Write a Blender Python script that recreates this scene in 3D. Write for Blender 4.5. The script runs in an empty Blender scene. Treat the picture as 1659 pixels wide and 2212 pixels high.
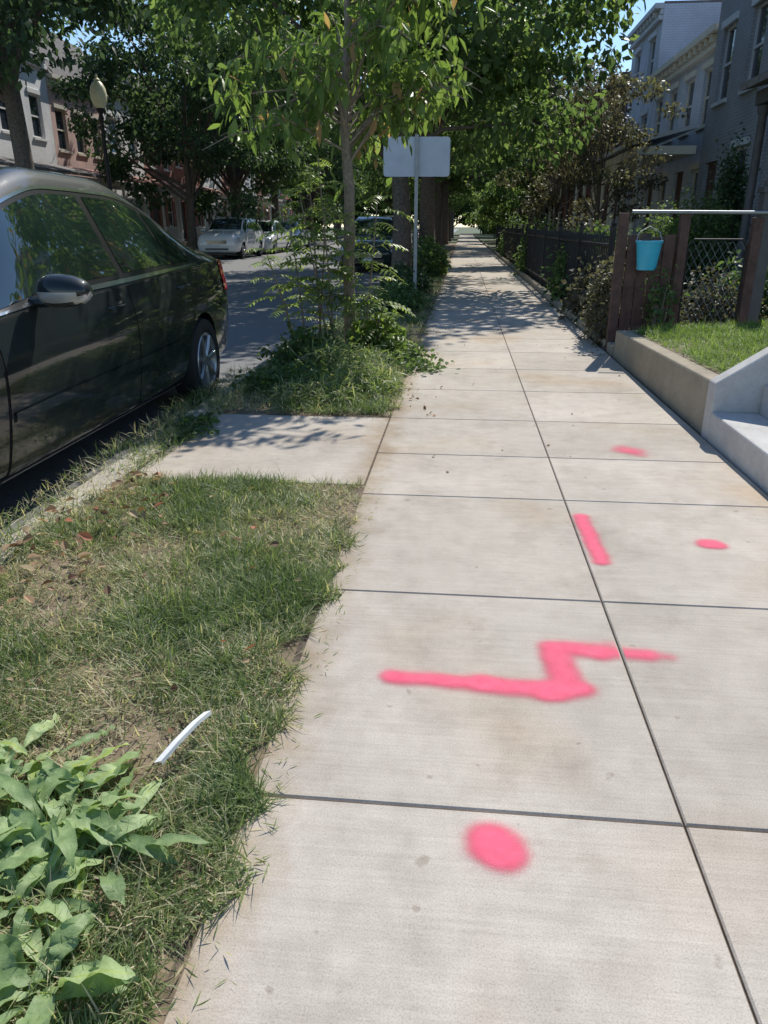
import bpy, math, random
import numpy as np
from mathutils import Vector, Matrix
random.seed(5)
RS=np.random.RandomState(7)
scene=bpy.context.scene
COL=scene.collection
def rad(a): return math.radians(a)
# ------------------------------------------------------------ materials
def nm(name):
    m=bpy.data.materials.new(name); m.use_nodes=True
    nt=m.node_tree; b=nt.nodes['Principled BSDF']
    return m,nt,b
def ramp(nt,fac,stops):
    r=nt.nodes.new('ShaderNodeValToRGB'); e=r.color_ramp.elements
    while len(e)<len(stops): e.new(0.5)
    for i,(p,c) in enumerate(stops):
        e[i].position=p; e[i].color=(c[0],c[1],c[2],1)
    nt.links.new(fac,r.inputs[0]); return r
def coords(nt,scale=(1,1,1)):
    tc=nt.nodes.new('ShaderNodeTexCoord'); mp=nt.nodes.new('ShaderNodeMapping')
    mp.inputs['Scale'].default_value=scale
    nt.links.new(tc.outputs['Object'],mp.inputs[0]); return mp.outputs[0]
def noise(nt,vec,scale,detail=4,rough=.6):
    n=nt.nodes.new('ShaderNodeTexNoise'); n.inputs['Scale'].default_value=scale
    n.inputs['Detail'].default_value=detail; n.inputs['Roughness'].default_value=rough
    nt.links.new(vec,n.inputs['Vector']); return n.outputs[0]
def mix(nt,fac,a,b,mode='MIX'):
    m=nt.nodes.new('ShaderNodeMix'); m.data_type='RGBA'; m.blend_type=mode
    for k,v in ((0,fac),(6,a),(7,b)):
        if isinstance(v,(int,float)): m.inputs[k].default_value=v
        elif isinstance(v,tuple): m.inputs[k].default_value=(v[0],v[1],v[2],1)
        else: nt.links.new(v,m.inputs[k])
    return m.outputs[2]
def mth(nt,op,a,b=None,c=None):
    m=nt.nodes.new('ShaderNodeMath'); m.operation=op
    for k,v in enumerate((a,b,c)):
        if v is None: continue
        if isinstance(v,(int,float)): m.inputs[k].default_value=v
        else: nt.links.new(v,m.inputs[k])
    return m.outputs[0]
def bump(nt,b,h,strength=.3,dist=.01):
    bn=nt.nodes.new('ShaderNodeBump'); bn.inputs['Strength'].default_value=strength
    bn.inputs['Distance'].default_value=dist
    nt.links.new(h,bn.inputs['Height']); nt.links.new(bn.outputs[0],b.inputs['Normal'])
def plain(name,c,rough=.6,metal=0,var=.18,scale=6,bmp=0,coat=0,spec=None):
    m,nt,b=nm(name); v=coords(nt); n=noise(nt,v,scale)
    r=ramp(nt,n,[(.3,tuple(x*(1-var) for x in c)),(.7,tuple(min(1,x*(1+var)) for x in c))])
    nt.links.new(r.outputs[0],b.inputs['Base Color'])
    b.inputs['Roughness'].default_value=rough; b.inputs['Metallic'].default_value=metal
    if coat: b.inputs['Coat Weight'].default_value=coat; b.inputs['Coat Roughness'].default_value=.03
    if spec is not None: b.inputs['Specular IOR Level'].default_value=spec
    if bmp: bump(nt,b,n,bmp,.01)
    return m
def leafmat(name,stops,trans=.4,rough=.5,spec=.3,mott=0):
    m,nt,b=nm(name)
    a=nt.nodes.new('ShaderNodeAttribute'); a.attribute_name='tint'
    col=ramp(nt,a.outputs['Fac'],stops).outputs[0]
    b.inputs['Roughness'].default_value=rough; b.inputs['Specular IOR Level'].default_value=spec
    if mott:
        v=coords(nt); n=noise(nt,v,mott,4,.65); g=ramp(nt,n,[(.3,(.72,.76,.68)),(.6,(1.05,1.05,1.05))]).outputs[0]
        col=mix(nt,1.0,col,g,'MULTIPLY'); bump(nt,b,n,.7,.004)
    nt.links.new(col,b.inputs['Base Color'])
    t=nt.nodes.new('ShaderNodeBsdfTranslucent')
    c=mix(nt,1.0,col,(1.45,1.5,.9),'MULTIPLY'); nt.links.new(c,t.inputs[0])
    ms=nt.nodes.new('ShaderNodeMixShader'); ms.inputs[0].default_value=trans
    nt.links.new(b.outputs[0],ms.inputs[1]); nt.links.new(t.outputs[0],ms.inputs[2])
    nt.links.new(ms.outputs[0],nt.nodes['Material Output'].inputs[0])
    return m
def concrete(name,c,streak=True,tintattr=True,sc=1):
    m,nt,b=nm(name); v=coords(nt)
    n1=noise(nt,v,1.1*sc,5,.6); n2=noise(nt,v,9*sc,6,.7); n3=noise(nt,v,260,3,.7)
    base=ramp(nt,n1,[(.3,tuple(x*.84 for x in c)),(.7,tuple(min(1,x*1.07) for x in c))]).outputs[0]
    g2=ramp(nt,n2,[(.25,(.84,.83,.82)),(.6,(1,1,1))]).outputs[0]
    base=mix(nt,1.0,base,g2,'MULTIPLY')
    g3=ramp(nt,n3,[(.3,(.70,.69,.67)),(.5,(1,1,1)),(.75,(1.15,1.14,1.12))]).outputs[0]
    base=mix(nt,.9,base,g3,'MULTIPLY')
    if streak:
        vs=coords(nt,(1.2,45,1)); n4=noise(nt,vs,2.2,5,.65)
        g4=ramp(nt,n4,[(.3,(.87,.865,.86)),(.65,(1.03,1.03,1.03))]).outputs[0]
        base=mix(nt,.85,base,g4,'MULTIPLY')
        st=noise(nt,v,.9,3,.5); rs=ramp(nt,st,[(.53,(0,0,0)),(.72,(1,1,1))]).outputs[0]
        base=mix(nt,rs,base,mix(nt,1.0,base,(.90,.79,.67),'MULTIPLY'))
        n5=noise(nt,v,17,2,.4); r5=ramp(nt,n5,[(.24,(.66,.63,.59)),(.28,(1,1,1))]).outputs[0]
        base=mix(nt,.7,base,r5,'MULTIPLY')
        n6=noise(nt,v,2.6,6,.72); r6=ramp(nt,n6,[(.34,(.82,.81,.80)),(.5,(1,1,1))]).outputs[0]
        base=mix(nt,.8,base,r6,'MULTIPLY')
        tc=nt.nodes.new('ShaderNodeTexCoord'); sx=nt.nodes.new('ShaderNodeSeparateXYZ'); nt.links.new(tc.outputs['Object'],sx.inputs[0])
        dx=mth(nt,'ABSOLUTE',mth(nt,'ADD',sx.outputs[0],.44)); dn=mth(nt,'MULTIPLY_ADD',noise(nt,v,6,4,.7),-.34,mth(nt,'ADD',dx,.16))
        mr=nt.nodes.new('ShaderNodeMapRange'); nt.links.new(dn,mr.inputs[0]); mr.inputs[1].default_value=-.03; mr.inputs[2].default_value=.13; mr.inputs[3].default_value=.85; mr.inputs[4].default_value=0
        base=mix(nt,mr.outputs[0],base,mix(nt,1.0,base,(.70,.60,.48),'MULTIPLY'))
    if tintattr:
        a=nt.nodes.new('ShaderNodeAttribute'); a.attribute_name='tint'
        g=ramp(nt,a.outputs['Fac'],[(0,(.90,.89,.87)),(1,(1.04,1.03,1.02))]).outputs[0]
        base=mix(nt,1.0,base,g,'MULTIPLY')
    nt.links.new(base,b.inputs['Base Color']); b.inputs['Roughness'].default_value=.9
    b.inputs['Specular IOR Level'].default_value=.2
    bump(nt,b,n3,.25,.002)
    return m
def brick(name,c1,c2,mortar,sc=1.0):
    m,nt,b=nm(name); tc=nt.nodes.new('ShaderNodeTexCoord')
    s=nt.nodes.new('ShaderNodeSeparateXYZ'); nt.links.new(tc.outputs['Object'],s.inputs[0])
    ad=nt.nodes.new('ShaderNodeMath'); nt.links.new(s.outputs[0],ad.inputs[0]); nt.links.new(s.outputs[1],ad.inputs[1])
    cb=nt.nodes.new('ShaderNodeCombineXYZ'); nt.links.new(ad.outputs[0],cb.inputs[0]); nt.links.new(s.outputs[2],cb.inputs[1])
    bt=nt.nodes.new('ShaderNodeTexBrick'); nt.links.new(cb.outputs[0],bt.inputs[0])
    bt.inputs['Color1'].default_value=(*c1,1); bt.inputs['Color2'].default_value=(*c2,1); bt.inputs['Mortar'].default_value=(*mortar,1)
    bt.inputs['Scale'].default_value=sc; bt.inputs['Brick Width'].default_value=.22; bt.inputs['Row Height'].default_value=.075; bt.inputs['Mortar Size'].default_value=.01
    n=noise(nt,tc.outputs['Object'],.8); g=ramp(nt,n,[(.3,(.8,.8,.8)),(.7,(1.1,1.1,1.1))]).outputs[0]
    nt.links.new(mix(nt,1.0,bt.outputs[0],g,'MULTIPLY'),b.inputs['Base Color']); b.inputs['Roughness'].default_value=.85
    return m
G=dict(
 conc=concrete('sidewalk_concrete',(.60,.545,.475)),
 kerb=concrete('curb_concrete',(.50,.46,.39),False,False,2),
 wallc=concrete('weathered_wall_concrete',(.40,.35,.27),False,False,3),
 stepc=concrete('pale_step_concrete',(.62,.605,.58),False,False,2),
 soil=plain('soil',(.20,.15,.10),.95,var=.5,scale=14,bmp=.8),
 joint=plain('joint_dirt',(.11,.085,.062),.95,var=.6,scale=25),
 earth=plain('earth_and_turf',(.09,.11,.05),.95,var=.4,scale=.6),
 asphalt=plain('asphalt',(.17,.17,.172),.75,var=.22,scale=40,bmp=.3),
 bark=plain('bark',(.13,.105,.085),.9,var=.45,scale=18,bmp=.9),
 bark2=plain('young_bark',(.24,.195,.15),.9,var=.35,scale=30,bmp=.6),
 glassw=plain('window_glass',(.03,.04,.055),.05,var=.3,spec=.9),
 glass_skyrefl=plain('window_glass_sky_reflection',(.14,.26,.38),.06,var=.2,spec=1.0),  # blue base colour paints the reflected sky into the panes
 white=plain('white_paint',(.80,.79,.77),.6,var=.05),
 cream=plain('cream_paint',(.68,.63,.53),.6,var=.08),
 greytrim=plain('grey_trim',(.54,.57,.62),.6,var=.08),
 darktrim=plain('dark_trim',(.09,.085,.085),.6),
 shingle=plain('roof_shingle',(.18,.165,.16),.9,var=.4,scale=9),
 copper=plain('faded_red_roof',(.60,.30,.24),.8,var=.2,scale=5),
 iron=plain('black_iron',(.022,.022,.022),.5,.3),
 steel=plain('galvanised_steel',(.36,.37,.38),.5,.6),
 wood=plain('brown_wood',(.10,.055,.044),.8,var=.35,scale=12,bmp=.4),
 signback=plain('sign_back_aluminium',(.56,.59,.64),.5,.1,var=.08,scale=3),
 bluepl=plain('blue_plastic',(.05,.45,.65),.4,var=.06),
 globe=plain('lamp_globe_glass',(.85,.78,.5),.3,var=.05),
 tyre=plain('tyre_rubber',(.02,.02,.02),.8),
 rim=plain('alloy_rim',(.42,.43,.44),.3,.8,var=.1),
 chrome=plain('chrome_trim',(.6,.62,.64),.15,.95,var=.05),
 black=plain('black_plastic',(.012,.012,.013),.3),
 seam=plain('panel_gap_black',(.004,.004,.004),.9),
 silver=plain('silver_plastic',(.45,.46,.48),.3,.4,var=.05),
 carglass=plain('car_glass',(.012,.024,.020),.02,var=.4,scale=1.5,coat=1,spec=.9),
 redl=plain('tail_light_red',(.65,.015,.05),.15,coat=1),
 headl=plain('headlight_lens',(.6,.62,.64),.12,coat=1),
 plate=plain('plate_white',(.7,.7,.72),.4),
 litter=plain('white_plastic',(.80,.80,.78),.5,var=.05),
 brown=plain('rusty_cover',(.17,.11,.07),.7),
)
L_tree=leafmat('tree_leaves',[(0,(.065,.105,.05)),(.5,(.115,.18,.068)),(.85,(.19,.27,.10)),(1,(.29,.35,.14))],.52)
L_dark=leafmat('dark_tree_leaves',[(0,(.042,.07,.045)),(.6,(.08,.13,.065)),(1,(.15,.21,.095))],.45)
L_sap=leafmat('young_tree_leaves',[(0,(.11,.18,.05)),(.6,(.18,.26,.075)),(.92,(.28,.35,.12)),(1,(.42,.27,.14))],.5,.4)
L_weed=leafmat('weed_leaves',[(0,(.06,.10,.042)),(.6,(.12,.19,.065)),(1,(.22,.29,.10))],.45)
L_dock=leafmat('broad_weed_leaves',[(0,(.20,.30,.12)),(.6,(.34,.45,.21)),(.9,(.44,.55,.26)),(1,(.44,.54,.11))],.32,.5,.35,45)
L_grass=leafmat('grass_blades',[(0,(.10,.15,.055)),(.45,(.20,.275,.10)),(.7,(.31,.37,.155)),(.82,(.50,.46,.28)),(1,(.66,.58,.42))],.42,.45,.4)
L_yard=leafmat('yard_grass_blades',[(0,(.13,.20,.045)),(.6,(.25,.36,.09)),(1,(.38,.44,.16))],.42)
L_dry=leafmat('dry_leaves',[(0,(.14,.07,.045)),(.5,(.32,.20,.11)),(.8,(.50,.40,.24)),(1,(.40,.11,.06))],.2,.7)
L_myr=leafmat('purple_brown_leaves',[(0,(.07,.064,.05)),(.6,(.13,.12,.085)),(1,(.20,.21,.12))],.38)
# ------------------------------------------------------------ mesh tools
def npmesh(name,V,F,mat,tint=None,smooth=False):
    V=np.asarray(V,dtype=np.float32).reshape(-1,3); F=np.asarray(F,dtype=np.int32)
    me=bpy.data.meshes.new(name); me.vertices.add(len(V)); me.vertices.foreach_set('co',V.ravel())
    me.loops.add(F.size); me.loops.foreach_set('vertex_index',F.ravel())
    me.polygons.add(len(F)); me.polygons.foreach_set('loop_start',np.arange(0,F.size,F.shape[1],dtype=np.int32))
    me.update(calc_edges=True); me.validate()
    me.polygons.foreach_set('use_smooth',np.full(len(me.polygons),bool(smooth)))
    if tint is not None:
        a=me.attributes.new('tint','FLOAT','POINT'); a.data.foreach_set('value',np.asarray(tint,dtype=np.float32))
    if mat: me.materials.append(mat)
    return me
def ribbons(P,D,L,W,droop,prof,fold=.0,cols=2,roll=None,up=None,wave=0):
    n=len(P);k=len(prof); D=D/np.maximum(1e-6,np.linalg.norm(D,axis=1,keepdims=True))
    U=np.tile([0,0,1.0],(n,1)) if up is None else up
    S=np.cross(D,U); ln=np.linalg.norm(S,axis=1,keepdims=True); S=np.where(ln<.05,np.array([[1.0,0,0]]),S/np.maximum(ln,1e-6))
    N=np.cross(S,D)
    if roll is not None:
        c=np.cos(roll)[:,None]; s=np.sin(roll)[:,None]; S,N=S*c+N*s,N*c-S*s
    t=np.linspace(0,1,k)[None,:,None]
    C=P[:,None,:]+D[:,None,:]*(L[:,None,None]*t)+np.array([0,0,-1.0])*(droop[:,None,None]*L[:,None,None]*t**2)
    h=(W[:,None]*np.asarray(prof)[None,:])[:,:,None]
    S=S[:,None,:];N=N[:,None,:]
    wv=0
    if wave: wv=N*(np.sin(t*21+P[:,None,:1]*60)*wave*W[:,None,None]); wv2=N*(np.sin(t*17+2+P[:,None,1:2]*60)*wave*W[:,None,None])
    else: wv2=0
    if cols==2: V=np.stack([C-S*h,C+S*h],axis=2)
    else: V=np.stack([C-S*h+N*h*fold+wv,C,C+S*h+N*h*fold+wv2],axis=2)
    V=V.reshape(-1,3); m=k*cols; F=[]
    for i in range(k-1):
        for j in range(cols-1):
            a=i*cols+j; F.append([a,a+1,a+cols+1,a+cols])
    F=np.array(F); F=(F[None]+ (np.arange(n)*m)[:,None,None]).reshape(-1,4)
    return V,F,m
def new_obj(name,me,parent=None,loc=None,rot=None):
    o=bpy.data.objects.new(name,me); COL.objects.link(o)
    if parent: o.parent=parent
    if loc: o.location=loc
    if rot: o.rotation_euler=rot
    return o
def meta(o,label=None,cat=None,group=None,kind=None):
    if label:o['label']=label
    if cat:o['category']=cat
    if group:o['group']=group
    if kind:o['kind']=kind
    return o
def thing(name,label,cat,loc=(0,0,0),rotz=0,group=None):
    o=new_obj(name,None,None,loc,(0,0,rotz)); o.empty_display_size=.2
    return meta(o,label,cat,group)
class B:
    def __init__(s): s.v=[];s.f=[];s.m=[]
    def add(s,vs,fs,mi=0):
        o=len(s.v); s.v+= [tuple(v) for v in vs]; s.f+=[tuple(i+o for i in f) for f in fs]; s.m+=[mi]*len(fs); return s
    def box(s,x0,x1,y0,y1,z0,z1,mi=0):
        return s.add([(x0,y0,z0),(x1,y0,z0),(x1,y1,z0),(x0,y1,z0),(x0,y0,z1),(x1,y0,z1),(x1,y1,z1),(x0,y1,z1)],
         [(0,3,2,1),(4,5,6,7),(0,1,5,4),(1,2,6,5),(2,3,7,6),(3,0,4,7)],mi)
    def hexa(s,v8,mi=0):
        return s.add(v8,[(0,3,2,1),(4,5,6,7),(0,1,5,4),(1,2,6,5),(2,3,7,6),(3,0,4,7)],mi)
    def tube(s,pts,radii,seg=8,mi=0):
        pts=[Vector(p) for p in pts]; o=len(s.v); n=len(pts)
        ref=Vector((0.3,.9,.2)).normalized()
        for i,p in enumerate(pts):
            d=(pts[min(i+1,n-1)]-pts[max(i-1,0)]).normalized()
            a=d.cross(ref)
            if a.length<.1: a=d.cross(Vector((1,0,0)))
            a.normalize(); b=d.cross(a)
            for j in range(seg):
                t=2*math.pi*j/seg; s.v.append(tuple(p+(a*math.cos(t)+b*math.sin(t))*radii[i]))
        for i in range(n-1):
            for j in range(seg):
                k=(j+1)%seg; s.f.append((o+i*seg+j,o+i*seg+k,o+(i+1)*seg+k,o+(i+1)*seg+j)); s.m.append(mi)
        s.f.append(tuple(o+j for j in range(seg))[::-1]); s.m.append(mi)
        s.f.append(tuple(o+(n-1)*seg+j for j in range(seg))); s.m.append(mi); return s
    def revolve(s,prof,seg=20,axis='z',c=(0,0,0),mi=0):
        o=len(s.v)
        for (r,h) in prof:
            for j in range(seg):
                t=2*math.pi*j/seg; a,b=r*math.cos(t),r*math.sin(t)
                p=(a,b,h) if axis=='z' else (h,a,b)
                s.v.append((p[0]+c[0],p[1]+c[1],p[2]+c[2]))
        for i in range(len(prof)-1):
            for j in range(seg):
                k=(j+1)%seg; s.f.append((o+i*seg+j,o+i*seg+k,o+(i+1)*seg+k,o+(i+1)*seg+j)); s.m.append(mi)
        return s
    def mesh(s,name,mats,smooth=False,bevel=0):
        me=bpy.data.meshes.new(name); me.from_pydata(s.v,[],s.f); me.update()
        for m in (mats if isinstance(mats,(list,tuple)) else [mats]): me.materials.append(m)
        me.polygons.foreach_set('material_index',s.m)
        me.polygons.foreach_set('use_smooth',[bool(smooth)]*len(me.polygons))
        if smooth: me.set_sharp_from_angle(angle=rad(40))
        return me
    def obj(s,name,mats,parent=None,loc=None,rot=None,smooth=False,bevel=0):
        o=new_obj(name,s.mesh(name,mats,smooth),parent,loc,rot)
        if bevel:
            md=o.modifiers.new('bevel','BEVEL'); md.width=bevel; md.segments=2; md.limit_method='ANGLE'
        return o
# ------------------------------------------------------------ world / sun / camera
sd=Vector((.30,.95,1.02)).normalized()
w=bpy.data.worlds.new('World'); scene.world=w; w.use_nodes=True
sky=w.node_tree.nodes.new('ShaderNodeTexSky'); sky.sky_type='NISHITA'; sky.sun_disc=False
sky.sun_elevation=math.asin(sd.z); sky.sun_rotation=math.atan2(sd.x,sd.y); sky.air_density=1.15; sky.dust_density=0; sky.ozone_density=4; sky.altitude=600
bg=w.node_tree.nodes['Background']; w.node_tree.links.new(sky.outputs[0],bg.inputs[0]); bg.inputs[1].default_value=.15
ld=bpy.data.lights.new('sun','SUN'); ld.energy=5.0; ld.angle=rad(.53); ld.color=(1,.955,.87)
lo=new_obj('sun',ld,None,(5,20,30)); lo.rotation_euler=sd.to_track_quat('Z','Y').to_euler()
cd=bpy.data.cameras.new('camera'); cd.sensor_fit='VERTICAL'; cd.sensor_height=36; cd.sensor_width=27; cd.lens=26.04; cd.clip_end=2000; cd.clip_start=.05
cam=new_obj('camera',cd,None,(0,0,1.2),(rad(90-21.1),0,rad(5.68))); scene.camera=cam
scene.view_settings.view_transform='Standard'; scene.view_settings.look='None'; scene.view_settings.exposure=0
# ------------------------------------------------------------ ground structures
def sheet(name,x0,x1,y0,y1,z,mat):
    return meta(new_obj(name,B().add([(x0,y0,z),(x1,y0,z),(x1,y1,z),(x0,y1,z)],[(0,1,2,3)]).mesh(name,mat)),kind='structure')
sheet('ground',-600,600,-100,1200,-.16,G['earth'])
sheet('road',-11.6,-1.84,-20,400,-.13,G['asphalt'])
sheet('sidewalk_bedding',-.46,1.53,-2,140,-.009,G['joint'])
def slabs(name,cells,mat,gap=.0028,top=0,c=.0035):
    V=[];F=[];T=[]
    for (x0,x1,y0,y1) in cells:
        o=len(V); t=RS.rand(); g=gap
        for (a,z) in ((g,-.08),(g,-.004),(g+c,top)):
            V+= [(x0+a,y0+a,z),(x1-a,y0+a,z),(x1-a,y1-a,z),(x0+a,y1-a,z)]
        T+=[t]*12
        for k in (0,4):
            for j in range(4):
                F.append((o+k+j,o+k+(j+1)%4,o+k+4+(j+1)%4,o+k+4+j))
        F.append((o+8,o+9,o+10,o+11))
    return meta(new_obj(name,npmesh(name,V,F,mat,T)),kind='structure')
J=[-1.7,-.7,.3,1.30,2.32,3.33,4.02,4.85,5.8,6.75]
while J[-1]<130: J.append(J[-1]+.98)
cells=[]
for a,b in zip(J[:-1],J[1:]):
    cells+=[(-.44,.52,a,b),(.52,1.5,a,b)]
slabs('sidewalk',cells,G['conc'])
slabs('concrete_crossing',[(-1.66,-.445,3.47,4.86)],G['conc'],top=-.003)
def soil(name,x0,x1,y0,y1,z,amp,mat,n=60,m=120):
    xs=np.linspace(x0,x1,n); ys=np.linspace(y0,y1,m); X,Y=np.meshgrid(xs,ys)
    Z=z+amp*(np.sin(X*9+Y*4)+np.sin(Y*7-X*5)+np.sin(X*23)*np.sin(Y*19))/3
    V=np.stack([X,Y,Z],-1).reshape(-1,3); i=np.arange(m-1)[:,None]*n+np.arange(n-1)[None]
    F=np.stack([i,i+1,i+n+1,i+n],-1).reshape(-1,4)
    return meta(new_obj(name,npmesh(name,V,F,mat,smooth=True)),kind='structure')
soil('tree_lawn_soil',-1.70,-.435,-1,3.46,-.008,.012,G['soil'])
soil('tree_lawn_soil',-1.70,-.435,4.87,60,-.008,.012,G['soil'],40,300)
kc=B()
for i in range(60):
    y=-3+i*2.4; x0=-1.85; x1=-1.70
    kc.hexa([(x0-.02,y+.004,-.16),(x1,y+.004,-.16),(x1,y+2.396,-.16),(x0-.02,y+2.396,-.16),(x0,y+.004,0.004),(x1,y+.004,0.008),(x1,y+2.396,.008),(x0,y+2.396,.004)])
o=kc.obj('curb',G['kerb'],bevel=.018); meta(o,kind='structure')
kc=B()
for i in range(60):
    y=-3+i*2.4; kc.box(-11.75,-11.6,y+.006,y+2.394,-.16,.0)
meta(kc.obj('curb',G['kerb'],bevel=.015),kind='structure')
slabs('sidewalk',[(-15.6,-13.8,y,y+1.2) for y in np.arange(0,120,1.2)],G['conc'])
sheet('tree_lawn',-13.8,-11.75,-20,140,-.02,G['earth'])
sheet('front_yard',-19,-15.6,-20,140,.0,G['earth'])
sheet('front_yard',1.6,30,7.62,140,.03,G['earth'])
sheet('front_yard',1.66,30,-5,4.5,.03,G['earth'])
b=B().revolve([(0.001,.006),(.045,.006),(.055,.004),(.058,-.01)],28); b.obj('utility_cover',G['brown'],loc=(.735,1.215,0),smooth=True)
meta(bpy.data.objects['utility_cover'],'small round rusty metal cover set in the sidewalk','utility cover')
# ------------------------------------------------------------ spray paint
mp_,nt,bs=nm('pink_spray_paint')
a=nt.nodes.new('ShaderNodeAttribute'); a.attribute_name='tint'
v=coords(nt); n=noise(nt,v,420,2,.6); n2=noise(nt,v,25,4,.6)
ma=nt.nodes.new('ShaderNodeMath'); ma.operation='MULTIPLY_ADD'; nt.links.new(n,ma.inputs[0]); ma.inputs[1].default_value=.75; nt.links.new(a.outputs['Fac'],ma.inputs[2])
mr=nt.nodes.new('ShaderNodeMapRange'); nt.links.new(ma.outputs[0],mr.inputs[0]); mr.inputs[1].default_value=.44; mr.inputs[2].default_value=1.3; mr.inputs[4].default_value=.95
rc=ramp(nt,n2,[(.3,(.84,.125,.20)),(.7,(.90,.165,.26))]); nt.links.new(rc.outputs[0],bs.inputs['Base Color']); bs.inputs['Roughness'].default_value=.8
bs.inputs['Specular IOR Level'].default_value=.15
tr=nt.nodes.new('ShaderNodeBsdfTransparent'); mx=nt.nodes.new('ShaderNodeMixShader')
nt.links.new(mr.outputs[0],mx.inputs[0]); nt.links.new(tr.outputs[0],mx.inputs[1]); nt.links.new(bs.outputs[0],mx.inputs[2]); nt.links.new(mx.outputs[0],nt.nodes['Material Output'].inputs[0])
def spray(label,segs,soft=.03,dens=1.0):
    xs=[q for s in segs for q in (s[0],s[2])]; ys=[q for s in segs for q in (s[1],s[3])]; pad=.12; st=.005
    X,Y=np.meshgrid(np.arange(min(xs)-pad,max(xs)+pad,st),np.arange(min(ys)-pad,max(ys)+pad,st))
    A=np.zeros_like(X)
    for s in segs:
        x0,y0,x1,y1,h=s[:5]; dn=s[5] if len(s)>5 else 1
        dx,dy=x1-x0,y1-y0; q=max(dx*dx+dy*dy,1e-9); t=np.clip(((X-x0)*dx+(Y-y0)*dy)/q,0,1)
        d=np.hypot(X-x0-dx*t,Y-y0-dy*t)+.0025*np.sin(X*45+Y*31)+.0015*np.sin(Y*90)
        al=1/(1+np.exp((d-h)/(soft*.28)))*dn
        A=1-(1-A)*(1-al)
    A*=dens; A[np.abs(X-.52)<.006]=0
    m,n=X.shape; idx=np.arange(m*n).reshape(m,n)
    F=np.stack([idx[:-1,:-1],idx[:-1,1:],idx[1:,1:],idx[1:,:-1]],-1).reshape(-1,4)
    keep=A.ravel()[F].max(1)>.01; F=F[keep]
    u,inv=np.unique(F,return_inverse=True); V=np.stack([X.ravel()[u],Y.ravel()[u],np.full(len(u),.003)],-1)
    o=new_obj('spray_paint_mark',npmesh('spray_paint_mark',V,inv.reshape(-1,4),mp_,A.ravel()[u]))
    meta(o,label,'paint mark')
spray('round pink spray paint dot on the concrete sidewalk',[(.108,1.205,.122,1.192,.054)],.032)
spray('zigzag pink spray paint line across the sidewalk joint',[(-.155,1.795,.10,1.785,.029),(.10,1.785,.29,1.770,.035),(.27,1.748,.295,1.76,.026,.8),(.30,1.785,.375,1.785,.030,.85),(.335,1.79,.325,1.95,.046,.85),(.32,2.0,.46,1.985,.033,.9),(.30,2.02,.50,2.035,.014,.4),(.46,1.985,.60,1.985,.026,.85),(.6,1.985,.66,1.975,.012,.6)],.034)
spray('short straight pink spray paint bar beside the sidewalk joint',[(.563,3.12,.575,2.65,.031)],.03,.93)
spray('small round pink spray paint dot on the sidewalk',[(1.03,2.86,1.055,2.86,.044)],.03,.95)
spray('faded irregular pink spray paint patch on the sidewalk',[(.95,4.2,1.03,4.2,.055,.42),(.97,4.27,.98,4.2,.045,.35),(1.03,4.12,1.0,4.18,.04,.4)],.055)
# ------------------------------------------------------------ grass
def lf(x,y): return (np.sin(x*5.1+y*2.3)+np.sin(y*4.7-x*3.9+1)+np.sin(x*11+y*9)*.6+np.sin(y*13-x*7)*.5)/3.1
def grass(name,x0,x1,y0,y1,n,L,W,mat,zf=0.0,edge=.04,dry=.16,label=None,tilt=(.25,1.2),seed=1,patchy=.45):
    rs=np.random.RandomState(seed)
    X=rs.uniform(x0-edge,x1+edge,n); Y=rs.uniform(y0,y1,n)
    ed=np.minimum(X-x0,x1-X)+edge*(lf(X*2,Y*2)*.9+.45*np.sin(Y*19)*np.sin(Y*7+1)+.05); nz=lf(X,Y)
    k=(ed>0)&(rs.rand(n)<np.clip(.72+nz*patchy,.12,1)); X=X[k];Y=Y[k];nz=nz[k];n=len(X)
    Z=(zf(X,Y) if callable(zf) else np.full(n,zf))
    ph=rs.uniform(0,2*np.pi,n); ti=rs.uniform(*tilt,n)
    D=np.stack([np.cos(ph)*ti+.35*np.sin(X*17+Y*5),np.sin(ph)*ti+.35*np.sin(Y*15-X*6),np.ones(n)*.75],-1)
    Ls=rs.uniform(L[0],L[1],n)*(1+.45*nz+.25*np.sin(X*31)*np.sin(Y*27)); Ws=rs.uniform(W[0],W[1],n)
    V,F,m=ribbons(np.stack([X,Y,Z-.004],-1),D,Ls,Ws,rs.uniform(.1,.55,n),[1,.85,.5,.08],roll=rs.uniform(-.6,.6,n))
    V[:,2]=np.maximum(V[:,2],np.repeat(Z,m)+.002)
    tn=np.clip(rs.beta(2,3,n)*.8-nz*.08,0,.72); dr=rs.rand(n)<(dry*(1-nz*1.5)); tn[dr]=rs.uniform(.75,1,dr.sum())
    o=new_obj(name,npmesh(name,V,F,mat,np.repeat(tn,m))); return meta(o,label,None,None,'stuff')
grass('lawn_grass',-1.68,-.44,-.3,3.47,125000,(.035,.10),(.0010,.0024),L_grass,.0,.085,.32,'patchy green and dry grass beside the sidewalk',patchy=.65)
grass('lawn_grass',-1.68,-.45,4.9,8.5,34000,(.05,.15),(.0015,.003),L_grass,.0,.08,.35,'rough grass around the young street tree',seed=2)
grass('lawn_grass',-1.68,-.45,8.5,22,24000,(.06,.16),(.003,.006),L_grass,.0,.1,.35,'rough grass strip along the sidewalk',seed=3)
grass('curb_grass',-1.98,-1.60,2.0,6.5,9000,(.04,.13),(.0015,.003),L_grass,.0,.03,.4,'weeds and grass growing over the curb',seed=4)
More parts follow.
